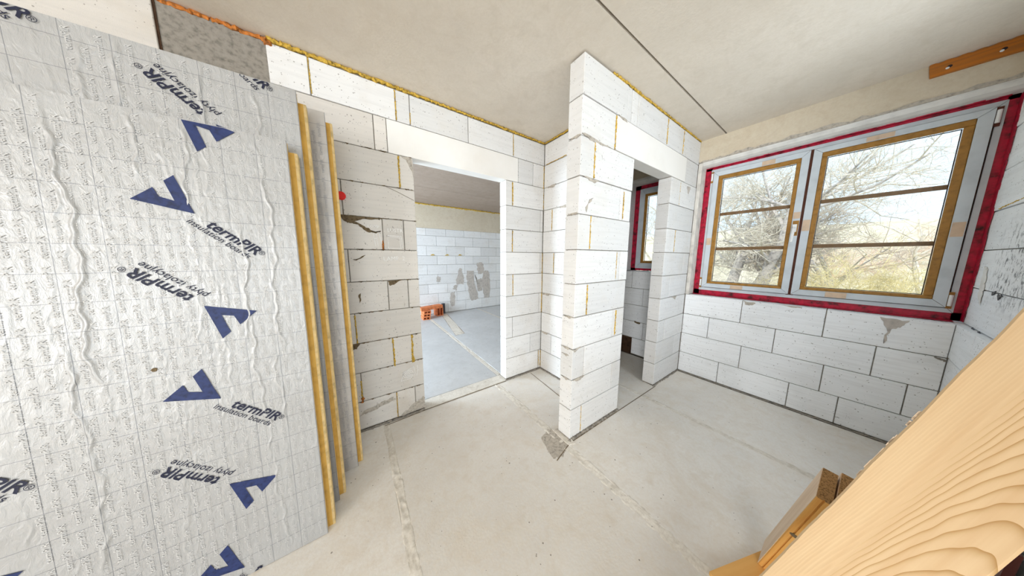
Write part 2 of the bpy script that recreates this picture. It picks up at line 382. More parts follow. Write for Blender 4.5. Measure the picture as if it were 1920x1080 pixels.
patch('mortar_smear', [(1.27, 1.06), (1.33, 1.05), (1.36, 1.20), (1.28, 1.25)], FL, 'grout', floor, 0.006, 5, 0.007)
patch('chisel_groove', [(1.47, 3.97), (1.65, 3.99), (1.88, 5.69), (1.74, 5.66)], FL, 'grout', floor, 0.0012, 8, 0.006)
strokes('scratch_line', [[(1.47, 3.97), (1.65, 3.99), (1.88, 5.69)], [(1.47, 3.97), (1.74, 5.66)]], FL, 'smear_brown', floor, 0.006)
strokes('scratch_line', [[(0.12, 2.10), (0.47, 2.118), (1.38, 2.118)], [(1.10, 1.02), (1.30, 1.075), (2.72, 1.075)], [(1.74, 2.10), (1.67, 1.45)]], FL, 'smear_brown', floor, 0.0028)

# ---- ceiling
ceiling = obj('ceiling', MB().quadbox((-6.1, -5.6, 2.79), (3.75, 6.1, 3.0)), 'brown_dark', label='raw beige concrete slab ceiling with a dark joint line', category='ceiling', **ST)
box('ceiling_slab', (-6.1, -5.6, 2.76), (3.75, 0.872, 2.79), 'ceil_conc', ceiling)
box('ceiling_slab', (-6.1, 0.887, 2.76), (3.75, 2.26, 2.79), 'ceil_conc', ceiling)
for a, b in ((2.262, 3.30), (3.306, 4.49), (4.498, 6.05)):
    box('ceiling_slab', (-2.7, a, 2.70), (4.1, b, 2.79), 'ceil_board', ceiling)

# ---- wall_back (with the wide doorway)
wb = obj('wall_back', MB().quadbox((-6.0, 2.150, 0), (0.463, 2.250, 2.75)).quadbox((1.397, 2.150, 0), (3.4, 2.250, 2.75)).quadbox((0.463, 2.150, 2.268), (1.397, 2.250, 2.75)), 'mortar',
         label='aerated concrete block wall with wide doorway behind the boards', category='wall', **ST)
jA = {0: [0.233, 0.386], 1: [-0.018], 2: [0.231, 0.384], 3: [-0.022], 4: [0.221, 0.376], 5: [-0.03], 6: [0.212, 0.368], 7: [-0.036], 8: [0.358]}
rows = []
for c_, js in jA.items(): rows.append((ZC[c_], ZC[c_+1], fill(-1.9, 0.471, js)))
blocks(wb, 'x', 2.14, 0.12, rows, 'aac_shaded')
rows = [(ZC[c_], ZC[c_+1], [1.388, j, 1.93]) for c_, j in {0: 1.892, 1: 1.754, 2: 1.484, 3: 1.892, 4: 1.485, 5: 1.892, 6: 1.479, 7: 1.887, 8: 1.477}.items()]
blocks(wb, 'x', 2.14, 0.12, rows, 'aac', 0.003)
blocks(wb, 'x', 2.14, 0.12, [(ZC[9], ZC[10], [-1.9, -1.0, -0.4, 0.199, 0.287])], 'aac_shaded')
blocks(wb, 'x', 2.14, 0.12, [(ZC[9], ZC[10], [1.552, 1.76, 1.93]), (ZC[10], ZC[11], [-0.345, -0.15, 0.36, 0.464, 0.973, 1.485, 1.93])], 'aac')
blocks(wb, 'x', 2.14, 0.12, [(ZC[10]-0.05, 2.76, [-1.9, -0.745])], 'aac_shaded')
box('lintel', (0.289, 2.139, ZC[9]+0.002), (1.550, 2.26, ZC[10]-0.002), 'lintel', wb, 0.003)
for a, b in ((-0.738, -0.655), (-0.652, -0.398), (-0.395, -0.352)): box('infill_block', (a, 2.165, 2.47), (b, 2.25, 2.745), 'leca', wb, 0.003)
box('recess_side', (-0.748, 2.146, 2.47), (-0.739, 2.25, 2.76), 'brown_dark', wb)  # dark brown strip on the left side of the infill recess
for a, b in ((-0.735, -0.56), (-0.55, -0.36)): bead('foam_seam', (a, 2.152, 2.748), (b, 2.152, 2.748), 0.012, 'foam_orange', wb)
bead('foam_seam', (-0.352, 2.145, 2.745), (-0.315, 2.140, 2.725), 0.014, 'foam_orange', wb, 0.008)
bead('foam_seam', (-0.33, 2.138, 2.75), (0.45, 2.138, 2.75), 0.0125, 'foam', wb)
bead('foam_seam', (0.45, 2.138, 2.75), (1.92, 2.138, 2.751), 0.010, 'foam', wb)
PA = lambda p, d: (p[0], 2.14-d, p[1])
def drip(x, z0, z1, r=0.005, parent=None, y=2.139, mat='foam'): bead('foam_drip', (x, y, z0), (x+random.uniform(-.004, .004), y, z1), r, mat, parent or wb, 0.01, 0.45)
for x, z0, z1, r in ((-0.15, 2.73, 2.52, .003), (0.36, 2.73, 2.52, .004), (0.464, 2.60, 2.52, .003), (0.358, 2.25, 2.01, .006), (0.231, .752, .50, .006), (0.384, .752, .50, .008), (-0.022, .99, .76, .004), (-0.018, .44, .27, .004),
                     (0.233, .25, .02, .003), (1.485, 2.73, 2.52, .0035), (1.477, 2.25, 2.01, .006), (1.479, 1.74, 1.51, .004), (1.485, 1.25, 1.01, .0035), (1.925, 2.50, 2.01, .004), (1.925, 1.50, 0.75, .004), (1.892, .25, .05, .003), (1.925, .25, .02, .005)):
    drip(x, z0, z1, r)
drip(0.386, .535, .495, 0.014); drip(-0.018, .30, .26, 0.012, mat='foam_orange'); drip(0.209, 1.58, 1.505, .006, mat='foam_orange')
patch('mortar_smear', [(-0.07, 1.752), (0.20, 1.748), (0.19, 1.735), (0.10, 1.738), (0.03, 1.712), (0.075, 1.69), (0.13, 1.655), (0.17, 1.64), (0.20, 1.648), (0.165, 1.628), (0.10, 1.64), (0.05, 1.69), (0.01, 1.695), (-0.02, 1.70)], PA, 'smear_brown', wb, 0.002, 4, 0.005)
patch('mortar_smear', [(0.225, 1.248), (0.36, 1.258), (0.30, 1.24), (0.26, 1.215), (0.235, 1.21)], PA, 'smear_brown', wb, 0.002, 4, 0.004)
patch('mortar_smear', [(0.0, 1.425), (0.05, 1.432), (0.085, 1.462), (0.06, 1.45), (0.02, 1.417)], PA, 'smear_brown', wb, 0.0015, 3, 0.003)
patch('mortar_smear', [(0.015, 1.15), (0.028, 1.16), (0.026, 1.10), (0.016, 1.08)], PA, 'smear_brown', wb, 0.0015, 4, 0.003)
patch('mortar_smear', [(-0.06, 0.755), (0.0, 0.76), (-0.03, 0.72), (-0.06, 0.72)], PA, 'smear_brown', wb, 0.004, 4, 0.006)
patch('mortar_smear', [(0.375, 2.258), (0.46, 2.25), (0.465, 2.10), (0.44, 2.20)], PA, 'smear_grey', wb, 0.001, 4, 0.008)
patch('mortar_smear', [(0.10, 0.20), (0.20, 0.215), (0.22, 0.19), (0.05, 0.155), (-0.05, 0.14), (-0.02, 0.165)], PA, 'smear_grey', wb, 0.0006, 6, 0.010, 0.001)
patch('mortar_smear', [(0.39, 0.10), (0.465, 0.13), (0.47, 0.02), (0.24, 0.015), (0.30, 0.05)], PA, 'smear_grey', wb, 0.0006, 6, 0.010, 0.001)
for zj in ZC[1:10]:
    for q in range(7):
        x = random.uniform(-0.05, 0.45); w_ = random.uniform(0.01, 0.05)
        patch('mortar_smear', [(x, zj+.003), (x+w_, zj+.003), (x+w_*.6, zj-random.uniform(.003, .008))], PA, 'smear_brown', wb, 0.0012, 3, 0.002)
ch = MB()
for body, a, b in (('LOMP', (0.112, 1.672), (0.192, 1.672)), ('LUSTR', (0.247, 1.648), (0.36, 1.648)), ('LAMP. 2', (0.205, 1.415), (0.365, 1.418))):
    put_text(ch, text2d(body, 1), a, b, PA, 0.0025)
obj('chalk_writing', ch, 'chalk', wb)
strokes('chalk_drawing', [[(0.245, 1.62), (0.345, 1.617), (0.35, 1.515), (0.245, 1.515), (0.245, 1.62)], [(0.255, 1.61), (0.333, 1.608), (0.338, 1.52)], [(0.145, 1.64), (0.155, 1.53)], [(0.165, 1.645), (0.172, 1.53)], [(0.185, 1.63), (0.205, 1.53)], [(0.15, 1.59), (0.17, 1.59)]], PA, 'chalk', wb, 0.0016)
sw = [[(0.335+math.cos(t*0.5)*r*1.25, 0.395+math.sin(t*0.5)*r) for t in range(13)] for r in (0.010, 0.022, 0.034)]
strokes('chalk_drawing', sw+[[(0.275, 0.345), (0.285, 0.375), (0.30, 0.42), (0.385, 0.455), (0.395, 0.385), (0.35, 0.35), (0.275, 0.345)], [(0.415, 0.46), (0.42, 0.42), (0.405, 0.36)]], PA, 'chalk', wb, 0.0018)
strokes('crack_line', [[(0.25, 2.0), (0.34, 1.97), (0.46, 1.92)]], PA, 'smear_brown', wb, 0.0012)
cap = MB().tube([(0, 0, 0), (0, -0.008, 0), (0, -0.012, 0)], [0.030, 0.030, 0.022], 20)
obj('red_disc', cap, 'red_cap', None, (-0.040, 2.139, 1.885), label='round red plastic cap on the block wall beside the boards', category='disc')

# ---- wall_return (short wall between back wall and partition)
wr = obj('wall_left', MB().quadbox((1.940, 1.2, 0), (2.04, 2.145, 2.75)), 'mortar', label='short white block wall in the corner behind the pier', category='wall', **ST)
jr = {7: [1.99], 5: [1.946], 3: [1.98], 1: [1.954]}
blocks(wr, 'y', 1.93, 0.12, [(ZC[c_], ZC[c_+1], fill(1.218, 2.138, jr.get(c_, [1.53]))) for c_ in range(11)], 'aac', 0.003)
PR = lambda p, d: (1.93-d, p[0], p[1])
bead('foam_seam', (1.928, 1.25, 2.751), (1.928, 2.13, 2.751), 0.008, 'foam', wr)
bead('foam_drip', (1.929, 1.80, 2.515), (1.929, 2.11, 2.513), 0.004, 'foam', wr)
for a, z in ((2.0, 2.256), (1.80, 2.002), (2.05, 1.0), (2.06, 0.505)): patch('mortar_smear', [(a-.06, z+.012), (a+.06, z+.004), (a+.07, z-.012), (a-.03, z-.02)], PR, 'smear_grey', wr, 0.002, 4, 0.005)
for y_, z0, z1 in ((1.99, 1.99, 1.76), (1.946, 1.49, 1.26)): bead('foam_drip', (1.929, y_, z0), (1.929, y_, z1), 0.0035, 'foam', wr)

# ---- wall_partition (pier, narrow doorway)
wp = obj('wall_front', MB().quadbox((1.320, 1.106, 0), (1.978, 1.206, 2.75)).quadbox((2.708, 1.106, 0), (3.369, 1.206, 2.75)).quadbox((1.978, 1.106, 2.275), (2.708, 1.206, 2.75)), 'mortar',
         label='white block partition with free pier end and narrow doorway', category='wall', **ST)
jp = {0: [1.443], 1: [1.853], 2: [1.45], 3: [1.816, 1.857], 4: [1.452], 5: [1.817, 1.864], 6: [1.452], 7: [1.817, 1.866], 8: [1.461]}
blocks(wp, 'x', 1.096, 0.12, [(ZC[c_], ZC[c_+1], [1.31+random.uniform(-.003, .003)]+j+[1.985]) for c_, j in jp.items()], 'aac', 0.003)
jq = {0: [], 1: [3.18], 2: [2.865], 3: [3.19], 4: [2.90], 5: [3.215], 6: [2.915], 7: [3.25], 8: [2.93]}
blocks(wp, 'x', 1.096, 0.12, [(ZC[c_], ZC[c_+1], [2.70+random.uniform(-.003, .003)]+j+[3.37]) for c_, j in jq.items()], 'aac', 0.003)
blocks(wp, 'x', 1.096, 0.12, [(ZC[9], ZC[10], [1.31, 1.70]), (ZC[9], ZC[10], [3.03, 3.37]), (ZC[10], 2.752, [1.31, 1.842, 1.90, 1.995, 2.533, 2.904, 3.37])], 'aac', 0.002)
box('lintel', (1.702, 1.095, ZC[9]+0.006), (3.028, 1.216, ZC[10]-0.002), 'lintel', wp, 0.003)
PP = lambda p, d: (p[0], 1.096-d, p[1]); PE = lambda p, d: (1.31-d, p[0], p[1])
bead('foam_seam', (1.63, 1.092, 2.754), (2.25, 1.092, 2.754), 0.0085, 'foam', wp)
bead('foam_seam', (2.25, 1.092, 2.755), (3.36, 1.092, 2.755), 0.007, 'foam', wp)
for x, z0, z1, r in ((1.461, 2.245, 2.01, .0065), (1.70, 2.50, 2.262, .005), (2.533, 2.74, 2.52, .004), (2.904, 2.74, 2.52, .004), (1.866, 1.98, 1.76, .004), (1.452, 1.745, 1.51, .004), (1.817, 1.49, 1.27, .003), (1.452, 1.24, 1.01, .0045), (1.857, .99, .77, .0065), (1.443, .25, .03, .0025), (2.93, 2.24, 2.01, .003), (2.915, 1.74, 1.51, .003)):
    bead('foam_drip', (x, 1.0955, z0), (x, 1.0955, z1), r, 'foam', wp, 0.01, 0.5)
patch('mortar_smear', [(1.31, 2.268), (1.34, 2.272), (1.58, 2.262), (1.66, 2.256), (1.52, 2.246), (1.40, 2.250)], PP, 'smear_grey', wp, 0.004, 5, 0.005)
patch('mortar_smear', [(1.72, 2.512), (1.83, 2.51), (1.84, 2.495), (1.76, 2.497)], PP, 'smear_grey', wp, 0.002, 4, 0.004)
patch('mortar_smear', [(1.34, 2.005), (1.52, 2.003), (1.47, 1.975), (1.42, 1.985)], PP, 'smear_grey', wp, 0.002, 4, 0.005)
patch('mortar_smear', [(1.385, 1.80), (1.43, 1.86), (1.47, 1.875), (1.42, 1.83), (1.40, 1.77)], PP, 'smear_grey', wp, 0.0012, 4, 0.005)
patch('mortar_smear', [(1.31, 0.755), (1.40, 0.762), (1.37, 0.745), (1.33, 0.735)], PP, 'smear_grey', wp, 0.002, 4, 0.005)
patch('mortar_smear', [(1.33, 0.508), (1.47, 0.512), (1.42, 0.485), (1.36, 0.49)], PP, 'smear_grey', wp, 0.0015, 5, 0.006)
patch('mortar_smear', [(2.97, 1.004), (3.12, 1.006), (3.08, 0.965), (3.02, 0.985)], PP, 'smear_grey', wp, 0.002, 4, 0.005)
patch('mortar_smear', [(3.10, 2.235), (3.20, 2.235), (3.16, 2.15), (3.13, 2.17)], PP, 'adhesive', wp, 0.001, 4, 0.004)
for z, a, b in ((2.262, 1.20, 1.10), (1.004, 1.20, 1.11), (0.756, 1.21, 1.12), (0.70, 1.20, 1.13), (0.508, 1.20, 1.12), (1.752, 1.19, 1.10)):
    patch('mortar_smear', [(a, z+.006), (b, z+.004), (b+.02, z-.012), (a-.02, z-.004)], PE, 'smear_grey', wp, 0.002, 4, 0.005)

# ---- window wall
ww = obj('wall_right', MB().quadbox((3.38, -0.60, 0), (3.72, 2.5, 0.995)).quadbox((3.38, 1.065, 0.99), (3.72, 1.24, 2.52)).quadbox((3.38, 1.22, 0.99), (3.72, 2.5, 1.245)).quadbox((3.38, 1.90, 1.2), (3.72, 2.5, 2.52)), 'mortar',
         label='block wall below and around the two windows', category='wall', **ST)
blocks(ww, 'y', 3.37, 0.20, [(ZC[3], ZC[4], [-0.475, 0.052, 0.581, 1.094]), (ZC[2], ZC[3], [-0.475, -0.208, 0.324, 0.838, 1.094]), (ZC[1], ZC[2], [-0.475, -0.363, 0.014, 0.544, 1.094]), (ZC[0], ZC[1], [-0.475, -0.089, 0.186, 0.707, 1.094])], 'aac_window_lit', 0.0012)
blocks(ww, 'y', 3.37, 0.20, [(ZC[4], 1.252, [1.218, 1.77, 2.138]), (ZC[3], ZC[4], [1.218, 1.597, 2.138]), (ZC[2], ZC[3], [1.218, 1.855, 2.138]), (ZC[1], ZC[2], [1.218, 1.564, 2.138]), (ZC[0], ZC[1], [1.218, 1.711])], 'aac_window_lit', 0.0012)
box('chase_shade', (3.375, 1.713, 0.0), (3.379, 1.98, 0.25), 'brown_dark', ww)  # dark sheet painted for the shade inside the pipe hole
box('block', (3.37, 1.985, ZC[0]), (3.57, 2.138, ZC[1]), 'aac_window_lit', ww, 0.0025)
box('reveal_plaster', (3.366, 1.060, 1.005), (3.56, 1.0955, 2.52), 'plaster', ww, 0.004)
box('reveal_plaster', (3.366, 1.885, 1.255), (3.56, 2.138, 2.50), 'aac_window_lit', ww, 0.004)
box('reveal_plaster', (3.45, 1.22, 1.255), (3.56, 1.262, 2.50), 'plaster', ww, 0.004)
PW = lambda p, d: (3.37-d, p[0], p[1])
patch('mortar_smear', [(0.575, 0.998), (0.48, 0.992), (0.50, 0.965), (0.545, 0.955)], PW, 'smear_grey', ww, 0.0015, 5, 0.006)
patch('mortar_smear', [(0.33, 0.998), (0.18, 0.998), (0.22, 0.985)], PW, 'smear_grey', ww, 0.0015, 4, 0.004)
patch('mortar_smear', [(-0.20, 0.99), (-0.31, 0.985), (-0.29, 0.93), (-0.245, 0.90), (-0.24, 0.80), (-0.232, 0.79), (-0.235, 0.90)], PW, 'adhesive', ww, 0.0008, 5, 0.006)
patch('mortar_smear', [(1.70, 0.515), (1.60, 0.51), (1.62, 0.48), (1.68, 0.495)], PW, 'smear_brown', ww, 0.0015, 4, 0.005)
bead('mortar_seam', (3.367, -0.43, 0.752), (3.367, -0.47, 0.735), 0.006, 'mortar', ww, 0.008)
beam = obj('trim_1', MB().quadbox((3.37, -0.60, 2.535), (3.72, 2.5, 2.76)), 'beam_conc', label='poured concrete ring beam above the windows', category='beam', **ST)
obj('soffit_strip', MB().prism([(3.372, 2.535), (3.378, 2.512), (3.40, 2.492), (3.44, 2.480), (3.52, 2.478), (3.56, 2.535)], lambda p: (p[0], -0.505, p[1]), lambda p: (p[0], 1.06, p[1])), 'plaster_white', beam)
obj('soffit_strip', MB().prism([(3.372, 2.535), (3.378, 2.512), (3.40, 2.492), (3.44, 2.480), (3.52, 2.478), (3.56, 2.535)], lambda p: (p[0], 1.22, p[1]), lambda p: (p[0], 2.138, p[1])), 'plaster_white', beam)
ed = [(1.09, 2.528)]; y_ = 1.05
while y_ > -0.47: ed.append((y_, 2.537+random.uniform(-0.006, 0.022))); y_ -= 0.045
ed += [(-0.472, 2.55), (-0.472, 2.522), (1.09, 2.522)]
obj('mortar_edge', MB().prism(ed, lambda p: PW(p, -0.001), lambda p: PW(p, 0.006)), 'smear_grey', beam)

# ---- right wall (window light in its colour, with mould)
wq = obj('wall_side', MB().quadbox((0.9, -0.70, 0), (1.54, -0.52, 2.78)).quadbox((2.42, -0.70, 0), (3.72, -0.52, 2.78)).quadbox((0.9, -0.53, 0), (3.6, -0.485, 0.99)).quadbox((1.54, -0.70, 0), (2.42, -0.485, 0.50)).quadbox((1.54, -0.70, 2.508), (2.42, -0.52, 2.78)), 'mortar', label='block wall with black mould specks at the right of the window', category='wall', **ST)  # gap out of view added to let extra daylight in
for i in range(11):
    z1_ = ZC[i+1] if i < 10 else 2.755
    blocks(wq, 'x', -0.475 if i < 4 else -0.505, -0.14 if i < 4 else -0.11, [(ZC[i], z1_, fill(0.9, 3.56, [2.43 if i % 2 else 2.73]))] if i < 2 or i > 9 else [(ZC[i], z1_, [0.9, 1.2 if i % 2 else 1.35, 1.53]), (ZC[i], z1_, [2.43, 2.96 if i % 2 else 2.73, 3.56])], 'aac_window_lit', 0.002)
PQ = lambda p, d: (p[0], -0.505+d, p[1])
bead('foam_drip', (2.85, -0.504, 1.782), (3.36, -0.504, 1.757), 0.0035, 'foam', wq, 0.012, 0.5)
for x, z in ((3.10, 1.0), (3.22, 1.0), (3.02, 0.985), (3.05, 1.252), (2.95, 1.24)): patch('mortar_smear', [(x-.03, z+.008), (x+.03, z+.006), (x+.01, z-.02)], PQ, 'pipe_grey', wq, 0.0015, 4, 0.006)
patch('mortar_smear', [(3.25, 1.38), (3.32, 1.40), (3.31, 1.22), (3.22, 1.15), (3.24, 1.28)], PQ, 'plaster_white', wq, 0.001, 6, 0.012)

# ---- far wall of the next room
wf = obj('wall_far', MB().quadbox((-2.6, 5.83, 0), (4.0, 6.05, 2.75)), 'mortar', label='bright block wall seen through the wide doorway', category='wall', **ST)
zf = [0.01, 0.285, 0.529, 0.767, 1.011, 1.254, 1.474, 1.716, 1.96, 2.135]
for i in range(9):
    e0 = (0.992 if i % 2 == 0 else 0.75)
    blocks(wf, 'x', 5.82, 0.14, [(zf[i], zf[i+1], [e0-0.5]+[round(e0+0.491*q, 3) for q in range(7) if e0+0.491*q < 3.85]+[3.9])], 'aac', 0.002)
box('plain_panel', (-2.6, 5.822, 0), (0.25, 5.9, 2.13), 'aac', wf)
box('ring_beam', (-2.6, 5.81, 2.135), (3.95, 6.0, 2.70), 'beam_conc', wf)
PF = lambda p, d: (p[0], 5.82-d, p[1])
bead('foam_seam', (0.6, 5.805, 2.685), (3.9, 5.805, 2.685), 0.018, 'foam', wf, 0.03)
for pl_ in ([(2.31, 1.16), (2.36, 1.15), (2.43, 0.93), (2.42, 0.72), (2.20, 0.73), (2.22, 0.90)], [(2.17, 0.72), (2.25, 0.70), (2.20, 0.56), (2.10, 0.60)], [(2.05, 0.52), (2.17, 0.53), (2.15, 0.16), (2.05, 0.15), (2.02, 0.33)],
            [(2.50, 1.08), (2.72, 1.08), (2.72, 0.85), (2.78, 0.60), (2.85, 0.27), (2.63, 0.24), (2.52, 0.72)], [(2.82, 1.28), (3.0, 1.30), (3.05, 1.10), (2.98, 0.97), (2.84, 0.98)], [(3.02, 1.05), (3.18, 1.07), (3.23, 0.80), (3.20, 0.28), (3.03, 0.28), (2.98, 0.70)],
            [(2.75, 0.97), (2.82, 0.80), (2.98, 0.86), (2.97, 0.50), (2.84, 0.50)], [(1.69, 0.95), (1.79, 0.95), (1.78, 0.82), (1.70, 0.84)]):
    patch('adhesive_smear', pl_, PF, 'adhesive', wf, 0.003, 5, 0.018)
for x in (1.62, 1.99, 2.34): patch('foam_blob', [(x-.055, 1.484), (x+.055, 1.484), (x+.02, 1.51), (x-.02, 1.512)], PF, 'foam', wf, 0.01, 3, 0.006)
box('plastic_duct', (1.79, 5.76, 0.003), (1.87, 5.818, 0.26), 'pipe_grey', None, 0.004, label='upright dark grey plastic duct at the foot of the far wall', category='duct')

# ---- walls out of view that close the place
for a, b, lb in (((-6.1, -5.6, 0), (-6.0, -4.5, 2.78), 'hall end wall at the rear corner'), ((-6.1, -1.9, 0), (-6.0, 2.26, 2.78), 'hall end wall beside the board wall'), ((-6.1, -4.5, 0), (-6.0, -1.9, 0.4), 'hall end wall under its window opening')):
    box('wall_hall', a, b, 'plaster', label=lb, category='wall', **ST)
box('wall_stair', (1.0, -5.5, 0), (1.15, -0.70, 2.78), 'plaster', label='plastered wall beside the stair side of the hall', category='wall', **ST)
for a, b, lb in (((-6.0, -5.6, 0), (-3.15, -5.5, 2.78), 'rear hall wall left of the added opening'), ((0.4, -5.6, 0), (1.15, -5.5, 2.78), 'rear hall wall right of the added opening'), ((-3.15, -5.6, 0), (0.4, -5.5, 0.4), 'rear hall wall under the added opening')):  # gap between these walls added for the rear daylight
    box('wall_rear', a, b, 'plaster', label=lb, category='wall', **ST)
box('wall_room', (-2.7, 2.26, 0), (-2.6, 2.9, 2.78), 'plaster', label='next room wall beside its window opening', category='wall', **ST)
box('wall_room', (-2.7, 5.4, 0), (-2.6, 6.05, 2.78), 'plaster', label='next room wall at its far corner', category='wall', **ST)
box('wall_room', (-2.7, 2.9, 0), (-2.6, 5.4, 0.35), 'plaster', label='next room wall under its window opening', category='wall', **ST)
box('wall_end', (3.95, 2.262, 0), (4.1, 6.05, 2.78), 'plaster', label='next room end wall', category='wall', **ST)
box('wall_end', (3.4, 2.262, 0), (4.1, 2.40, 2.78), 'plaster', label='next room corner wall', category='wall', **ST)
roof = box('roof', (-6.3, -5.8, 3.0), (3.75, 6.3, 3.2), 'mortar', label='unseen concrete roof slab added to block the sun', category='roof', **ST)  # added out of view to keep the sun off the rooms

# ================================================================== WINDOWS
def tape_ring(name, parent, y0, y1, z0, z1, wid, x, mat, seed):
    rs = random.Random(seed); mb = MB()
    def strip(a, b, n, hor, outer, inner):
        for i in range(n):
            s, e = a+(b-a)*i/n, a+(b-a)*(i+1)/n; jo = rs.uniform(-0.002, 0.002)
            if hor: mb.quadbox((x, s, min(outer, inner)+jo), (x+0.006, e, max(outer, inner)))
            else: mb.quadbox((x, min(outer, inner)+jo, s), (x+0.006, max(outer, inner), e))
    strip(y0, y1, 26, True, z0, z0+wid[0]); strip(y0, y1, 26, True, z1-wid[1], z1)
    strip(z0, z1, 26, False, y0, y0+wid[2]); strip(z0, z1, 26, False, y1-wid[3], y1)
    return obj(name, mb, mat, parent)
def mitre_bar(name, o, i, side, x0, x1, mat, parent):
    """o, i: outer / inner rectangles (y0,y1,z0,z1)"""
    oy0, oy1, oz0, oz1 = o; iy0, iy1, iz0, iz1 = i; g = 0.0013
    P = {'b': [(oy0+g, oz0), (oy1-g, oz0), (iy1-g, iz0), (iy0+g, iz0)], 't': [(oy0+g, oz1), (oy1-g, oz1), (iy1-g, iz1), (iy0+g, iz1)],
         'l': [(oy1, oz0+g), (oy1, oz1-g), (iy1, iz1-g), (iy1, iz0+g)], 'r': [(oy0, oz0+g), (oy0, oz1-g), (iy0, iz1-g), (iy0, iz0+g)]}[side]
    return obj(name, MB().prism(P, lambda p: (x0, p[0], p[1]), lambda p: (x1, p[0], p[1])), mat, parent)
def sash(root, o, bead_o, glass, munt, x=3.50, **props):
    s = obj('sash', MB().quadbox((x+0.03, o[0]+.003, o[2]+.003), (x+0.06, bead_o[0], o[3]-.003)).quadbox((x+0.03, bead_o[1], o[2]+.003), (x+0.06, o[1]-.003, o[3]-.003))
            .quadbox((x+0.03, bead_o[0], o[2]+.003), (x+0.06, bead_o[1], bead_o[2])).quadbox((x+0.03, bead_o[0], bead_o[3]), (x+0.06, bead_o[1], o[3]-.003)), 'gap_brown', root, **props)
    for sd_ in 'btlr': mitre_bar('sash_bar', o, bead_o, sd_, x, x+0.03, 'film', s)
    for sd_ in 'btlr':
        oy0, oy1, oz0, oz1 = bead_o; iy0, iy1, iz0, iz1 = glass
        P = {'b': (oy0, oy1, oz0, iz0), 't': (oy0, oy1, iz1, oz1), 'l': (iy1, oy1, iz0, iz1), 'r': (oy0, iy0, iz0, iz1)}[sd_]
        box('glazing_bead', (x+0.004, P[0], P[2]), (x+0.034, P[1], P[3]), 'bead', s, 0.004)
    box('pane', (x+0.036, glass[0]-.004, glass[2]-.004), (x+0.039, glass[1]+.004, glass[3]+.004), 'glass', s)
    box('pane', (x+0.056, glass[0]-.004, glass[2]-.004), (x+0.059, glass[1]+.004, glass[3]+.004), 'glass', s)
    for a, b in ((glass[0], glass[0]+.004), (glass[1]-.004, glass[1])): box('spacer', (x+0.041, a, glass[2]), (x+0.054, b, glass[3]), 'gasket', s)
    for a, b in ((glass[2], glass[2]+.004), (glass[3]-.004, glass[3])): box('spacer', (x+0.041, glass[0], a), (x+0.054, glass[1], b), 'gasket', s)
    for z in munt: box('muntin', (x+0.042, glass[0], z-0.016), (x+0.053, glass[1], z+0.016), 'muntin', s)
    return s
w1 = empty('window_1', (0, 0, 0), label='large double sash window with film-covered frame and red sealing tape', category='window', **ST)
fo, fi = (-0.472, 1.008, 1.060, 2.455), (-0.448, 0.984, 1.092, 2.425)
fr = obj('window_frame', MB().quadbox((3.535, fo[0], fo[2]), (3.60, fo[0]+.05, fo[3])).quadbox((3.535, fo[1]-.05, fo[2]), (3.60, fo[1], fo[3])).quadbox((3.535, fo[0], fo[2]), (3.60, fo[1], fo[2]+.06)).quadbox((3.535, fo[0], fo[3]-.06), (3.60, fo[1], fo[3])), 'gap_brown', w1)
for s_ in 'btlr': mitre_bar('frame_bar', fo, fi, s_, 3.514, 3.535, 'film', fr)
box('mullion', (3.512, 0.262, 1.09), (3.60, 0.310, 2.425), 'gap_brown', fr)
sl = sash(w1, (0.296, 0.982, 1.098, 2.420), (0.343, 0.936, 1.143, 2.372), (0.371, 0.900, 1.168, 2.334), (1.946, 1.552), label='left sash with the window handle')
sr = sash(w1, (-0.440, 0.278, 1.098, 2.420), (-0.389, 0.230, 1.150, 2.378), (-0.352, 0.199, 1.176, 2.338), (1.956, 1.558), label='wider right sash')
h = obj('window_handle', MB().quadbox((3.472, 0.306, 1.695), (3.50, 0.332, 1.765)), 'white_plastic', sl)
hl = MB().tube([(3.474, 0.319, 1.738), (3.455, 0.319, 1.738), (3.446, 0.320, 1.725), (3.446, 0.324, 1.60)], [0.010, 0.010, 0.011, 0.008], 10); obj('handle_lever', hl, 'white_plastic', sl)
box('masking_patch', (3.4985, 0.298, 1.66), (3.50, 0.336, 1.80), 'bead', sl)
for y0_, y1_, z0_, z1_, q in ((0.51, 0.60, 2.375, 2.417, sl), (-0.10, 0.02, 2.382, 2.417, sr), (0.939, 0.980, 1.60, 1.68, sl), (-0.437, -0.392, 1.60, 1.70, sr), (0.232, 0.276, 1.70, 1.80, sr), (0.298, 0.340, 1.82, 1.88, sl), (0.62, 0.72, 1.10, 1.14, sl), (-0.03, 0.08, 1.10, 1.147, sr)):
    box('masking_patch', (3.4985, y0_, z0_), (3.50, y1_, z1_), 'peach_tape', q)
for y0_, z0_, q in ((-0.462, 1.09, 'bead'), (-0.462, 2.30, 'gap_brown'), (0.984, 1.09, 'bead'), (0.984, 2.31, 'bead')):
    box('hinge_plate', (3.508, y0_, z0_), (3.514, y0_+0.022, z0_+0.12), q, w1)
    o_ = obj('hinge_cover', MB().tube([(3.500, y0_+0.011, z0_+0.02), (3.500, y0_+0.011, z0_+0.10)], [0.0085, 0.0085], 12), 'white_plastic', w1)
tape_ring('sealing_tape', w1, -0.504, 1.058, 1.008, 2.482, (0.055, 0.03, 0.036, 0.054), 3.522, 'red_tape', 4)
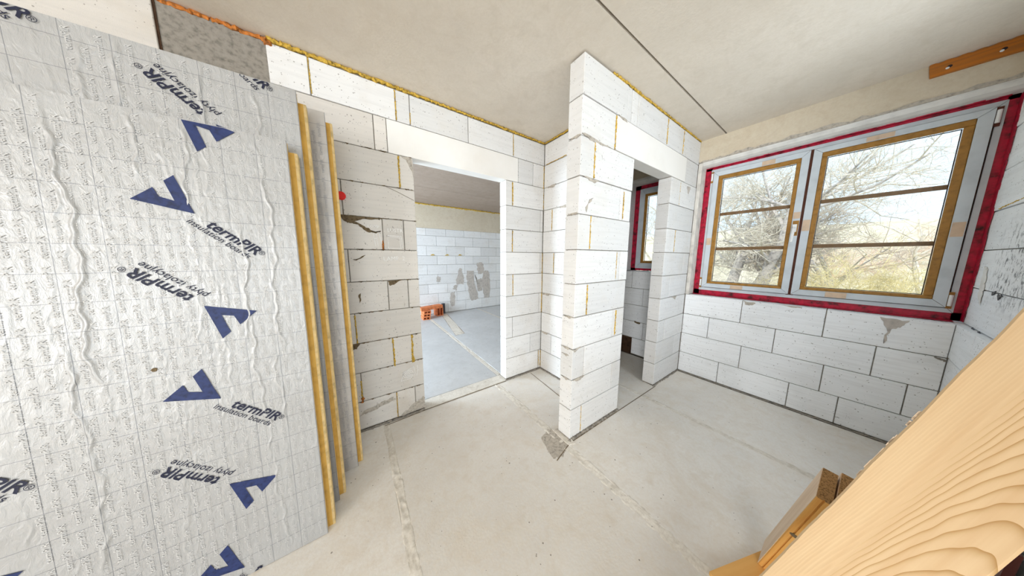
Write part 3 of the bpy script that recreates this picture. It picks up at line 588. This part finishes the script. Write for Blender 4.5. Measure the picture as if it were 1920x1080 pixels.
# tape turned onto the reveals
tp = MB(); rs = random.Random(3)
for i in range(40):
    z0_, z1_ = 1.01+1.46*i/40, 1.01+1.46*(i+1)/40; d = 0.075+rs.uniform(-0.010, 0.010)
    tp.quadbox((3.524-d, -0.5045, z0_), (3.524, -0.5015, z1_)); d2 = 0.02+rs.uniform(-0.004, 0.004)
    tp.quadbox((3.524-d2, 1.057, z0_), (3.524, 1.0598, z1_))
    yt = 2.476; d4 = 0.028+rs.uniform(-0.010, 0.010); y0_, y1_ = -0.474+1.53*i/40, -0.474+1.53*(i+1)/40; tp.quadbox((3.524-d4, y0_, yt-0.003), (3.524, y1_, yt+0.004)); d3 = 0.06+rs.uniform(-0.006, 0.006)
    tp.quadbox((3.524-d3, y0_, 1.005), (3.524, y1_, 1.009))
obj('sealing_tape', tp, 'red_tape', w1)
w2 = empty('window_2', (0, 0, 0), label='small single sash window with red tape seen through narrow doorway', category='window', **ST)
fo2, fi2 = (1.30, 1.815, 1.29, 2.425), (1.325, 1.792, 1.315, 2.40)
fr2 = obj('window_frame', MB().quadbox((3.535, fo2[0], fo2[2]), (3.60, fo2[0]+.05, fo2[3])).quadbox((3.535, fo2[1]-.05, fo2[2]), (3.60, fo2[1], fo2[3])).quadbox((3.535, fo2[0], fo2[2]), (3.60, fo2[1], fo2[2]+.06)).quadbox((3.535, fo2[0], fo2[3]-.06), (3.60, fo2[1], fo2[3])), 'gap_brown', w2)
for s_ in 'btlr': mitre_bar('frame_bar', fo2, fi2, s_, 3.514, 3.535, 'film', fr2)
sash(w2, (1.327, 1.790, 1.317, 2.398), (1.375, 1.738, 1.368, 2.345), (1.405, 1.705, 1.398, 2.312), ())
tape_ring('sealing_tape', w2, 1.262, 1.884, 1.258, 2.480, (0.035, 0.058, 0.04, 0.072), 3.520, 'red_tape', 9)

# ================================================================== INSULATION BOARDS
rsb = random.Random(11)
def crease_field(seed, n, W_, H_):
    rs = random.Random(seed); cs = []
    for _ in range(n):
        x = rs.uniform(0.30, W_-0.03); z0 = rs.uniform(0, H_-0.2); L = rs.choice((0.12, 0.2, 0.35, 0.6, 0.9)); amp = rs.uniform(0.0010, 0.0022)
        ph = [rs.uniform(0, 6.28) for _ in range(3)]; cs.append((x, z0, min(H_, z0+L), amp, ph, rs.uniform(0.0028, 0.0045)))
    return cs
def facing(parent, W_, H_, x_from, z_from, creases, mat, nx, nz, seed=1):
    mb = MB(); from mathutils import noise as mn
    cols = [x_from+(W_-x_from)*i/nx for i in range(nx+1)]; rowz = [z_from+(H_-z_from)*j/nz for j in range(nz+1)]
    byrow = []
    for z in rowz:
        act = []
        for x, z0, z1, amp, ph, wd in creases:
            if z0 <= z <= z1:
                t = (z-z0)/(z1-z0); e = min(1, 6*t, 6*(1-t))
                cx = x+0.010*math.sin(z*9+ph[0])+0.006*math.sin(z*31+ph[1])+0.003*math.sin(z*83+ph[2]); act.append((cx, amp*e, wd))
        byrow.append(act)
    for j, z in enumerate(rowz):
        for i, x in enumerate(cols):
            h_ = 0.0
            for cx, amp, wd in byrow[j]:
                dx = abs(x-cx)
                if dx < wd*3: h_ = max(h_, amp*math.exp(-(dx/wd)**2))
            h_ += 0.0007*mn.noise(V((x*22+seed, z*13, seed)))+0.0003*mn.noise(V((x*60, z*40, seed)))
            if i in (0, nx) or j in (0, nz): h_ = 0
            mb.v.append((x, -0.0015-h_, z))
    for j in range(nz):
        for i in range(nx):
            a = j*(nx+1)+i; mb.f.append((a, a+1, a+nx+2, a+nx+1))
    return SM2(obj('foil_facing', mb.mesh('foil_facing'), mat, parent))
LOGO_P = [(0.765, 1.653), (0.818, 1.703), (0.829, 1.671), (0.864, 1.659), (0.845, 1.731), (0.870, 1.756), (0.909, 1.615)]
LOGO_Q = [(0.899, 1.246), (1.045, 1.207), (0.991, 1.154), (0.976, 1.194), (0.942, 1.202), (0.962, 1.127), (0.937, 1.102)]
T1 = text2d('termPIR', 3, 0.22, 0.022); T2 = text2d('insulation boards', 3, 0.18); T3 = text2d('p\u0142yty izolacyjne', 3, 0.18); TR = text2d('\u00ae', 3); TS = text2d('termPIR', 1, 0, 0.008)
BF = lambda p, d: (p[0], -d, p[1])
def clip_mesh(mb, co, no):
    m = mb.mesh('print'); b = bmesh.new(); b.from_mesh(m)
    bmesh.ops.bisect_plane(b, geom=list(b.verts)+list(b.edges)+list(b.faces), plane_co=co, plane_no=no, clear_outer=True); bmesh.ops.bisect_plane(b, geom=list(b.verts)+list(b.edges)+list(b.faces), plane_co=(0, 0, 0.004), plane_no=(0, 0, -1), clear_outer=True); b.to_mesh(m); b.free(); return m
def board(name, x_right, y0, lean, W_, H_, label, th=0.08):
    root = empty(name, (x_right-W_, y0, 0.002), (-lean, 0, 0), label=label, category='board', group='insulation boards leaning at the back wall')
    st = 0.030; hf = 0.036
    obj('foam_core', MB().quadbox((0, 0, 0), (W_, hf, H_)), 'pir_lip', root)
    obj('shiplap_step', MB().prism([(0, hf), (W_+st-0.002, hf), (W_+st, hf+0.004), (W_+st, th), (0, th)], lambda p: (p[0], p[1], 0.0), lambda p: (p[0], p[1], H_-0.035)), 'pir', root)
    obj('edge_lip', MB().quadbox((W_, -0.001, 0.0), (W_+0.0015, 0.006, H_)), 'foil', root)
    obj('step_lip', MB().quadbox((W_+st-0.010, hf-0.0008, 0.0), (W_+st+0.0008, th, H_-0.036)), 'pir_lip', root)
    obj('back_facing', MB().quadbox((0, th, 0), (W_+0.02, th+0.001, H_-0.035)), 'foil_dirty', root)
    return root
def small_print(root, xs, z0, z1, mat='print_white', d=0.0022, H_=3):
    mb = MB()
    for i, x in enumerate(xs):
        z = z0+(0.045 if i % 2 else 0)
        while z+0.075 < z1: put_text(mb, TS, (x, z), (x, z+0.075), BF, d); z += 0.098
    return obj('small_lettering', clip_mesh(mb, (0, 0, H_-0.004), (0, 0, 1)), mat, root, kind='stuff')
def prints(root, H_, rowsP, rowsQ, dx=0.0, pitch=0.594, dz=0.0, d=0.0044):
    def lg(pts, ox, oz):
        mb = MB(); i = 0; mb.v = [tuple(BF((p[0]+ox, p[1]+oz), d)) for p in pts]; mb.f = [tuple(range(len(pts)))]
        m = clip_mesh(mb, (0, 0, H_-0.003), (0, 0, 1))
        if m.polygons: obj('logo', m, 'navy', root)
    def tx(T, a, b, ox, oz, nm):
        mb = MB(); put_text(mb, T, (a[0]+ox, a[1]+oz), (b[0]+ox, b[1]+oz), BF, d); m = clip_mesh(mb, (0, 0, H_-0.003), (0, 0, 1))
        if m.polygons: obj(nm, m, 'ink', root)
    for ox in (dx, dx-pitch):
        for oz in rowsP:
            lg(LOGO_P, ox, oz+dz)
            tx(T1, (0.932, 1.569), (1.062, 1.452), ox, oz+dz, 'lettering'); tx(T2, (0.884, 1.582), (1.037, 1.437), ox, oz+dz, 'lettering'); tx(TR, (1.068, 1.462), (1.083, 1.449), ox, oz+dz, 'lettering')
        for oz in rowsQ:
            lg(LOGO_Q, ox, oz+dz)
            tx(T1, (0.878, 1.287), (0.753, 1.405), ox, oz+dz, 'lettering'); tx(T3, (0.918, 1.293), (0.769, 1.428), ox, oz+dz, 'lettering'); tx(TR, (0.738, 1.400), (0.724, 1.412), ox, oz+dz, 'lettering')
# front board
H1 = 1.974
b1 = board('insulation_board', -0.215, 1.393, math.atan2(0.127, 1.97), 1.2, H1, 'foremost foil-faced insulation board, shortest, largest in view')
hand = [(1.115, 0.95, 1.97, .0035, [0, 1, 2], .005), (1.02, 1.05, 1.60, .004, [1, 2, 3], .0045), (1.03, 0.45, 1.25, .003, [2, 0, 1], .0045), (0.90, 1.6, 1.97, .004, [3, 1, 0], .005), (0.64, 0.9, 1.97, .0055, [0.5, 2, 1], .006), (0.60, 0.2, 1.2, .0045, [2, 1, 4], .006), (1.05, 0.02, 0.55, .003, [1, 0, 2], .0045), (1.09, 0.6, 1.02, .0025, [2, 2, 2], .004), (0.80, 1.72, 1.97, .003, [1, 1, 1], .005)]
f1 = facing(b1, 1.2, H1, 0.30, 0.0, hand+crease_field(5, 46, 1.0, H1), 'foil', 300, 380)
obj('foil_facing', MB().quadbox((0, -0.0015, 0), (0.30, 0, H1)), 'foil', b1)
prints(f1, H1, (0.768, 0.0, -0.768, -1.567), (0.757, 0.0, -0.785))
small_print(f1, [0.50+0.031*i for i in range(23)], 0.02, H1-0.01, 'print_white', 0.0034, H1)
obj('dirt_spot', MB().tube([(0.758, -0.003, 1.015), (0.758, -0.005, 1.015)], [0.008, 0.006], 9), 'smear_brown', b1)
# tall board behind it
H2 = 2.245
b2 = board('insulation_board', -0.172, 1.565, math.atan2(0.05, 2.243), 1.2, H2, 'tallest clean insulation board, behind the foremost one')
f2 = facing(b2, 1.2, H2, 0.30, 0.0, [(0.70, 1.9, 2.245, .004, [0, 1, 2], .006), (0.89, 1.9, 2.245, .004, [1, 2, 0], .005), (1.05, 1.85, 2.245, .004, [2, 0, 1], .005), (0.62, 1.95, 2.2, .004, [1, 3, 1], .006)]+crease_field(8, 30, 1.0, H2), 'foil', 240, 260, 2)
obj('foil_facing', MB().quadbox((0, -0.0015, 0), (0.30, 0, H2)), 'foil', b2)
prints(f2, H2, (0.755,), (0.762,), 0.028, 0.552)
small_print(f2, [0.62+0.031*i for i in range(19)], 1.86, H2-0.01, 'print_white', 0.0034, H2)
small_print(f2, [1.14, 1.17], 0.02, 1.86, 'print_grey', 0.0034, H2)
# dirty board at the wall
H3 = 2.262
b3 = board('insulation_board', -0.076, 1.772, math.atan2(0.02, 2.26), 1.2, H3, 'dusty grey insulation board nearest the block wall')
f3 = facing(b3, 1.2, H3, 0.30, 0.0, [(1.17, 0.1, 2.2, .002, [0, 1, 2], .004)], 'foil_dirty', 60, 120, 3)
obj('foil_facing', MB().quadbox((0, -0.0015, 0), (0.30, 0, H3)), 'foil_dirty', b3)
small_print(f3, [1.10, 1.125, 1.15, 1.175], 0.02, H3-0.02, 'print_grey', 0.0034, H3)

# ================================================================== TIMBER
def oriented(name, A, d, w, L, wid, th, mats, label, cat, chamfer=0.004, **props):
    """timber with one long arris through A along d; w across the wide face; local z = -d"""
    z = (-V(d)).normalized(); x = (V(w)-V(w).dot(z)*z).normalized(); y = z.cross(x)
    root = empty(name, (0, 0, 0), label=label, category=cat, **props)
    base = V(A)+V(d).normalized()*L
    root.matrix_world = Matrix(((x.x, y.x, z.x, base.x), (x.y, y.y, z.y, base.y), (x.z, y.z, z.z, base.z), (0, 0, 0, 1)))
    return root
dB = V((-0.40290, 0.31036, -0.86102)); wB = V((-0.26270, -0.94038, -0.21604)); A0 = V((1.319, -0.253, 1.331))-dB*0.13
Lb = A0.z/0.86102-0.035
bm_ = oriented('timber_beam', A0, dB, wB, Lb, 0.18, 0.06, None, 'thick planed pine beam leaning close in the right foreground', 'beam')
# which side is away from the camera
yv = bm_.matrix_world.to_3x3() @ V((0, 1, 0)); sg = 1 if yv.dot(A0-V((0, 0, CAMH))) > 0 else -1
mb = MB(); n = 60; prof = []
rs = random.Random(21)
for i in range(n+1):
    z = Lb*i/n; e = 0.0006*math.sin(z*23)+rs.uniform(-0.0004, 0.0004)
    ring_ = [(0.0+e, 0.004), (0.004+e, 0), (0.176, 0), (0.18, 0.004), (0.18, 0.06), (0.0+e, 0.06)]
    mb.v += [(p[0], sg*p[1], z) for p in ring_]
k_ = 6
for i in range(n):
    for j in range(k_): mb.f.append((i*k_+j, i*k_+(j+1) % k_, (i+1)*k_+(j+1) % k_, (i+1)*k_+j))
mb.f += [tuple(range(k_)), tuple(range(n*k_, n*k_+k_))]
obj('beam_body', mb, 'beam_wood', bm_)
spl = MB()
for i in range(16):
    z = Lb-0.45-rs.uniform(0.0, 0.30); l_ = rs.uniform(0.008, 0.03); spl.quadbox((-0.001-rs.uniform(0, 0.002), sg*0.005, z), (0.003, sg*0.009, z+l_))
obj('splinters', spl, 'batten_side', bm_)

def batten(A, d, w, L, wid, th, label):
    r = oriented('timber_batten', A, d, w, L, wid, th, None, label, 'batten', group='battens standing behind the beam')
    yv = r.matrix_world.to_3x3() @ V((0, 1, 0)); s = 1 if yv.dot(V(A)-V((0, 0, CAMH))) > 0 else -1
    pf = [(0, 0.003), (0.003, 0), (wid*0.42, 0), (wid*0.47, 0.004), (wid*0.53, 0.004), (wid*0.58, 0), (wid-0.003, 0), (wid, 0.003), (wid, th), (0, th)]
    obj('batten_body', MB().prism(pf, lambda p: (p[0], s*p[1], 0), lambda p: (p[0], s*p[1], L-0.0015)), 'batten_wood', r)
    obj('end_grain', MB().prism(pf, lambda p: (p[0], s*p[1], L-0.0015), lambda p: (p[0], s*p[1], L)), 'end_grain', r)
    obj('pale_side', MB().quadbox((-0.0012, s*0.003, 0), (0, s*th, L-0.002)), 'batten_side', r)  # thin paler face along one long side
    obj('knot', MB().tube([(wid*0.62, -s*0.0005, L-0.30), (wid*0.62, -s*0.002, L-0.30)], [0.012, 0.010], 10), 'smear_brown', r)
    return r
dT = V((0.39207, 0.14932, -0.90774))

WBT = V((0.023, -0.988, -0.153)); LT = 0.684/0.90774-0.026
batten((1.178, -0.029, 0.684), dT, WBT, LT, 0.031, 0.118, 'rough sawn batten with end grain up, nearer the window wall')
batten((1.194, -0.066, 0.686), dT, WBT, LT, 0.031, 0.118, 'second batten squeezed between the first batten and the beam')
pb = MB().prism([(0, 0), (0.44, 0), (0.44, -0.30), (0, -0.30)], lambda p: (p[0], p[1], 0.002), lambda p: (p[0], p[1], 0.020))
obj('wooden_board', pb, 'ply', None, (1.244, 0.199, 0), (0, 0, math.atan2(-0.096, 0.248)), label='flat orange wooden board lying on the floor under the battens', category='board')
obj('plywood_sheet', MB().quadbox((0, 0, 0), (0.36, 0.018, 0.44)), 'phenolic', None, (1.80, -0.435, 0.003), (0.04, 0, 0), label='dark red film-faced plywood offcut behind the pine beam', category='plywood')
# formwork plank left on the ring beam
fp = empty('formwork_plank', (3.37, -0.47, 2.67), label='orange formwork plank with two drilled holes fixed to the concrete beam', category='plank')
mb = MB(); n_ = 20
pts_t = [(0.298-0.298*i/n_, 0.088+0.004*math.sin(i*1.9)) for i in range(n_+1)]
obj('plank_body', MB().prism([(0.0, 0.0), (0.288, 0.004), (0.294, 0.05)]+pts_t, lambda p: (-0.0005, p[0], p[1]), lambda p: (-0.016, p[0], p[1])), 'plank_orange', fp)
for y_ in (0.228, 0.071):
    obj('drill_hole', MB().tube([(-0.0165, y_, 0.043), (-0.0168, y_, 0.043)], [0.009, 0.009], 14), 'gasket', fp)
    obj('drill_chip', MB().tube([(-0.0165, y_+0.006, 0.036), (-0.0185, y_+0.006, 0.036)], [0.007, 0.005], 10), 'white_plastic', fp)
# orange bricks in the next room
def hollow_brick(loc, rz, sx, sy, sz, label):
    r = empty('orange_brick', loc, (0, 0, rz), label=label, category='brick', group='orange bricks by the far wall')
    t = 0.014; m = MB().quadbox((0, 0, 0), (sx, sy, t)).quadbox((0, 0, sz-t), (sx, sy, sz)).quadbox((0, 0, t), (t, sy, sz-t)).quadbox((sx-t, 0, t), (sx, sy, sz-t)).quadbox((sx/2-t/2, 0, t), (sx/2+t/2, sy, sz-t))
    obj('brick_shell', m, 'brick_orange', r)
for i, nm in enumerate(('bottom', 'middle', 'top')):
    hollow_brick((1.225+0.012*i, 5.36, 0.003+0.068*i), 0.03*(i-1), 0.16, 0.25, 0.066, 'orange hollow brick, %s of the stack by the far wall' % nm)
hollow_brick((1.60, 5.56, 0.003), 0.1, 0.16, 0.2, 0.204, 'tall orange hollow brick under the right end of the plank')
obj('orange_plank', MB().prism([(0, 0), (0.56, 0.0), (0.56, 0.17), (0, 0.17)], lambda p: (p[0], p[1], 0), lambda p: (p[0], p[1], 0.072)), 'brick_orange', None, (1.20, 5.38, 0.2085), (0, 0, 0.28), label='orange plank lying across the bricks by the far wall', category='plank')

# ================================================================== OUTSIDE
g = MB(); nx, ny = 40, 40
from mathutils import noise as mn
GZ = -0.9
def gz(x, y):
    r = max(0, x-6); return GZ+0.30*mn.noise(V((x*.12, y*.12, 0)))+(0.0022*r*r if r < 60 else 7.9+0.05*(r-60))
for j in range(ny+1):
    for i in range(nx+1):
        x = 3.8+(i/nx)**1.6*110; y = -70+130*j/ny; g.v.append((x, y, gz(x, y)))
for j in range(ny):
    for i in range(nx): g.f.append((j*(nx+1)+i, j*(nx+1)+i+1, (j+1)*(nx+1)+i+1, (j+1)*(nx+1)+i))
obj('ground', g, 'ground', label='tan winter meadow rising behind the trees', category='ground', **ST)
def grow(rs, p, d, L, r, lev, segs, out, curl, sub, droop):
    pts = [p.copy()]; rad = [r]; d = d.normalized()
    for i in range(segs):
        d = (d+V((rs.gauss(0, curl), rs.gauss(0, curl), rs.gauss(0, curl)+droop))).normalized(); p = p+d*(L/segs)
        pts.append(p.copy()); rad.append(r*(1-0.62*(i+1)/segs))
    out.append((lev, pts, rad))
    if lev <= 0: return
    for _ in range(sub[lev]):
        t = rs.uniform(0.28, 1.0); i = min(segs-1, int(t*segs)); q = pts[i].lerp(pts[i+1], t*segs-i)
        ax = V((rs.gauss(0, 1), rs.gauss(0, 1), rs.gauss(0, .7))); ax = (ax-ax.dot(d)*d).normalized()
        grow(rs, q, d*0.55+ax*rs.uniform(.5, 1.0), L*rs.uniform(.42, .66), max(0.0035, rad[i]*0.52), lev-1, 3 if lev > 1 else 2, out, curl*1.2, sub, droop)
def tree(name, label, cat, x, y, H_, r, seed, sub, mats, stems=1, lev=4, group=None, curl=0.13, droop=0.03, lean=0.25):
    rs = random.Random(seed); z = gz(x, y); root = empty(name, (x, y, z-0.05), label=label, category=cat)
    if group: root['group'] = group
    out = []
    for s_ in range(stems):
        a = 6.28*s_/stems+rs.uniform(-.5, .5); sp = lean if stems > 1 else 0.06
        grow(rs, V((math.cos(a)*r*0.9*(stems > 1), math.sin(a)*r*0.9*(stems > 1), 0)), V((math.cos(a)*sp, math.sin(a)*sp, 1)), H_*rs.uniform(.8, 1), r, lev, 6, out, curl, sub, droop)
    t, b_ = MB(), MB()
    for l_, pts, rad in out:
        if l_ >= lev-1: t.tube(pts, rad, 6 if l_ == lev else 4, False)
        else: b_.tube(pts, rad, 3, False)
    SM2(obj('trunk', t.mesh('trunk'), mats[0], root)); SM2(obj('twigs', b_.mesh('twigs'), mats[1], root, kind='stuff'))
    return root
TG = 'bare trees outside the windows'
T4 = {4: 8, 3: 7, 2: 6, 1: 4}
tree('bare_tree', 'grey many-stemmed bare tree filling the left window sash', 'tree', 14.5, 2.6, 5.2, 0.24, 1, {4: 10, 3: 8, 2: 7, 1: 5}, ('bark', 'bark_pale'), 3, 4, TG)
tree('bare_tree', 'branching bare tree in the middle of the right sash', 'tree', 15.2, 0.1, 3.9, 0.10, 3, T4, ('bark', 'twig'), 2, 4, TG, 0.12, 0.03, 0.45)
tree('bare_tree', 'sparse bare sapling near the right edge of the window', 'tree', 15.5, -1.55, 3.4, 0.06, 4, {4: 5, 3: 4, 2: 3, 1: 2}, ('bark_pale', 'twig'), 2, 4, TG, 0.10, 0.02, 0.4)
tree('bare_tree', 'pale bare tree behind the small window', 'tree', 12.5, 6.1, 5.2, 0.12, 5, T4, ('bark_pale', 'bark_pale'), 2, 4, TG)
SG = 'shrubs outside the large window'
SB = {3: 10, 2: 8, 1: 6}
for i, (x, y, h_, lb, mt) in enumerate(((12.4, 0.15, 2.1, 'low yellow twiggy shrub at the bottom of the right sash', 'twig_yellow'), (12.8, -1.25, 2.0, 'yellow shrub at the right bottom corner of the window', 'twig_yellow'), 
                                        (12.6, 3.6, 1.9, 'pale tangled shrub left of the many-stemmed tree', 'bark_pale'), (11.6, 1.6, 1.7, 'pale shrub at the bottom of the left sash', 'bark_pale'),
                                        (27.0, 0.3, 2.6, 'rust brown thicket in the distance, middle of right sash', 'twig_rust'), (34.5, -4.6, 2.8, 'rust brown thicket in the distance, right edge of right sash', 'twig_rust'), (35.0, 5.4, 2.6, 'rust brown thicket in the distance behind the mullion', 'twig_rust'), (27.5, 9.2, 2.6, 'rust brown thicket in the distance behind the left sash', 'twig_rust'))):
    tree('shrub', lb, 'shrub', x, y, h_, 0.03 if x < 15 else 0.05, 30+i, SB if x < 15 else {3: 10, 2: 8, 1: 5}, (mt, mt), 8, 3, SG, 0.2, 0.0, 0.8)
